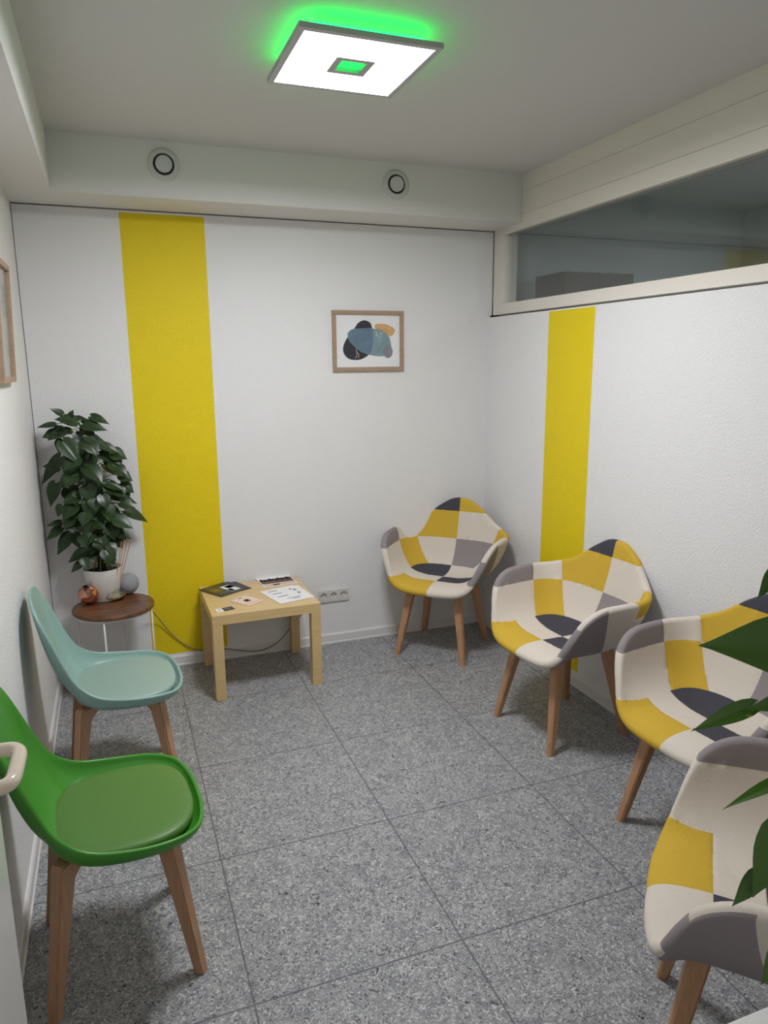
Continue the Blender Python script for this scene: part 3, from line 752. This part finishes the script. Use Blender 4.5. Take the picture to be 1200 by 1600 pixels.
for i, (a, b, wd) in enumerate(LV):
    (ax_, ay_), (bx_, by_) = MP(a), MP(b)
    m0 = mid(ay_); reach = max(-1, min(1, (bx_ - m0) / 70))
    dep = -.12 * math.sqrt(max(0, 1 - reach * reach)) * random.uniform(.35, 1.0)
    if i >= 42: dep = random.choice((-.05, .06, -.09))
    A_ = loc_at(ax_, ay_, dep * .75); B_ = loc_at(bx_, by_, dep * 1.1 + random.uniform(-.02, .02))
    if pc.x + B_.x < .012: B_.x = .012 - pc.x
    if pc.x + A_.x < .03: A_.x = .03 - pc.x
    n = Vector((reach * .35, -.75, .62)) + Vector((random.uniform(-.2, .2), 0, random.uniform(-.2, .2)))
    leaf(fol, A_, B_, wd / 5.715 * .0034, n, random.uniform(.08, .3), random.uniform(.12, .4))
    zc = max(.16, min(ptop.z, A_.z - random.uniform(.03, .10))); s0 = pbot.lerp(ptop, (zc - pbot.z) / (ptop.z - pbot.z))
    midp = s0.lerp(A_, .6) + Vector((0, 0, .018))
    tube(stm, spline([s0, midp, A_], 7), .0022, 6)
# more leaves filling the crown
for k in range(46):
    f = (k + random.random()) / 46; py = 672 + f * 190; half_w = 26 + 34 * math.sin(PI * min(1, f * .95 + .12)); m0 = mid(py)
    px = m0 + random.uniform(-1, 1) * half_w * .8; reach = (px - m0) / half_w; dep = -.11 * math.sqrt(max(0, 1 - reach * reach)) * random.uniform(.2, 1)
    A_ = loc_at(px, py, dep); ang_ = reach * 1.1 + random.uniform(-.45, .45); Ln = random.uniform(.06, .10)
    B_ = A_ + Vector((math.sin(ang_) * Ln, dep * .35, -math.cos(ang_) * Ln * .85))
    if pc.x + min(A_.x, B_.x) < .02: continue
    leaf(fol, A_, B_, random.uniform(.062, .088), (reach * .4, -.75, .6), random.uniform(.1, .3), random.uniform(.12, .35))
    zc = max(.16, min(ptop.z, A_.z - .05)); s0 = pbot.lerp(ptop, (zc - pbot.z) / (ptop.z - pbot.z)); tube(stm, spline([s0, s0.lerp(A_, .6) + Vector((0, 0, .015)), A_], 6), .002, 6)
# leaves on the side turned to the wall
for k in range(26):
    f = random.random(); c = pbot.lerp(ptop, .12 + .85 * f); a = random.uniform(.25, PI - .25); r = random.uniform(.03, .07)
    A_ = c + Vector((r * math.cos(a), r * math.sin(a), 0)); B_ = A_ + Vector((.075 * math.cos(a), .075 * math.sin(a), -random.uniform(.02, .07)))
    for q in (A_, B_):
        q.x = max(q.x, .015 - pc.x); q.y = min(q.y, -.015 - pc.y)
    if (B_ - A_).length > .03: leaf(fol, A_, B_, .07, (math.cos(a) * .4, math.sin(a) * .4, .8)); tube(stm, [c, A_], .002, 6)
for k in range(7):
    a = k * .9; tube(stm, spline([(.05 * math.cos(a), .05 * math.sin(a), .150), (.025 * math.cos(a), .025 * math.sin(a), .24), pbot.lerp(ptop, .35) + Vector((.02 * math.cos(a), .02 * math.sin(a), 0)), pbot.lerp(ptop, .8) + Vector((.015 * math.cos(a + 1), .015 * math.sin(a + 1), 0))], 16), .0032, 7)
obj('foliage', fol, M_leaf, pl); obj('stems', stm, M_stem, pl, True)

# ------------------------------------------------------------------ cabinet and plant at the right, next to the doorway
CT = .80
cb = thing('white_cabinet', 'low white cabinet at the bottom right photo edge', 'cabinet', (1.05, YF + .02, 0))
obj('body', bbox((.01, .0, .0), (1.0, .242, CT - .022), .001), M_doorw, cb)
obj('cabinet_top', bbox((0, 0, CT - .021), (1.01, .257, CT), .0015), M_doorw, cb)
for a in (.015, .51): obj('door', bbox((a, .243, .06), (a + .485, .257, CT - .03), .0015), M_doorw, cb)
p2 = Vector((1.56, -3.46, CT))
p2.y = YF + .135
pp = thing('potted_pothos', 'leafy green pothos reaching in from the right photo edge', 'plant', p2)
bm = lathe(bmesh.new(), [(0, .0008), (.07, .0008), (.095, .15), (.0955, .155), (.091, .155), (.088, .138), (0, .138)], 48); bmesh.ops.recalc_face_normals(bm, faces=bm.faces)
sharp(obj('pot', bm, M_pot, pp), 45)
obj('soil', lathe(bmesh.new(), [(.0885, .138), (0, .145)], 32), M_soil, pp)
fol, stm = bmesh.new(), bmesh.new()
def at_d(px, py, dist): return CP + ray(px, py) * dist - p2
NEAR = [((1222, 888), (1184, 934), 30, 1.15, (-.5, -.6, .6)), ((1300, 1022), (1096, 1005), 118, 1.05, (-.1, -.75, .75)), ((1176, 1103), (1081, 1141), 30, 1.0, (-.2, -.6, .8)), ((1300, 1090), (1166, 1106), 56, 1.0, (.1, -.6, .8)),
        ((1240, 1212), (1128, 1262), 24, 1.02, (-.2, -.2, .95)), ((1222, 1292), (1178, 1404), 66, .98, (-.35, -.8, .35)), ((1182, 1366), (1145, 1417), 30, .99, (-.3, -.8, .4)), ((1225, 1478), (1190, 1540), 42, 1.0, (-.3, -.8, .3))]
top = Vector((0, 0, .145))
for a, b, wd, d, n in NEAR:
    A_, B_ = at_d(*a, d), at_d(*b, d - .02)
    leaf(fol, A_, B_, wd * d / FPX, n, .10, .22)
    tube(stm, spline([top + Vector((random.uniform(-.03, .03), random.uniform(-.03, .03), 0)), top.lerp(A_, .5) + Vector((.02, 0, .06)), A_], 14), .0026, 7)
for k in range(22):
    a = random.uniform(-.9, 1.5); r = random.uniform(.06, .17); zz = random.uniform(.16, .52)
    A_ = Vector((r * math.cos(a), r * math.sin(a) * .6 + .02, zz)); B_ = A_ + Vector((.11 * math.cos(a), .09 * math.sin(a), -random.uniform(.02, .07)))
    leaf(fol, A_, B_, .085, (math.cos(a) * .3, math.sin(a) * .3 - .2, .85), .15, .22); tube(stm, spline([top, top.lerp(A_, .5) + Vector((0, 0, .04)), A_], 8), .0026, 6)
obj('foliage', fol, M_leaf2, pp); obj('stems', stm, M_stem, pp, True)

# ------------------------------------------------------------------ cord along the skirting
P = [(.470, -.10, .40), (.52, -.03, .30), (.60, -.008, .17), (.70, -.010, .085), (.78, -.011, .072), (.86, -.014, .066), (.95, -.0225, .045), (1.05, -.0225, .025), (1.12, -.0225, .035), (1.19, -.018, .070), (1.26, -.010, .14), (1.36, -.010, .25), (1.415, -.012, .305)]
o = obj('power_cord', tube(bmesh.new(), spline(P, 70), .0025, 7), M_cord, None, True); tag(o, 'thin grey power cord hanging along the back wall to the sockets', 'cord')
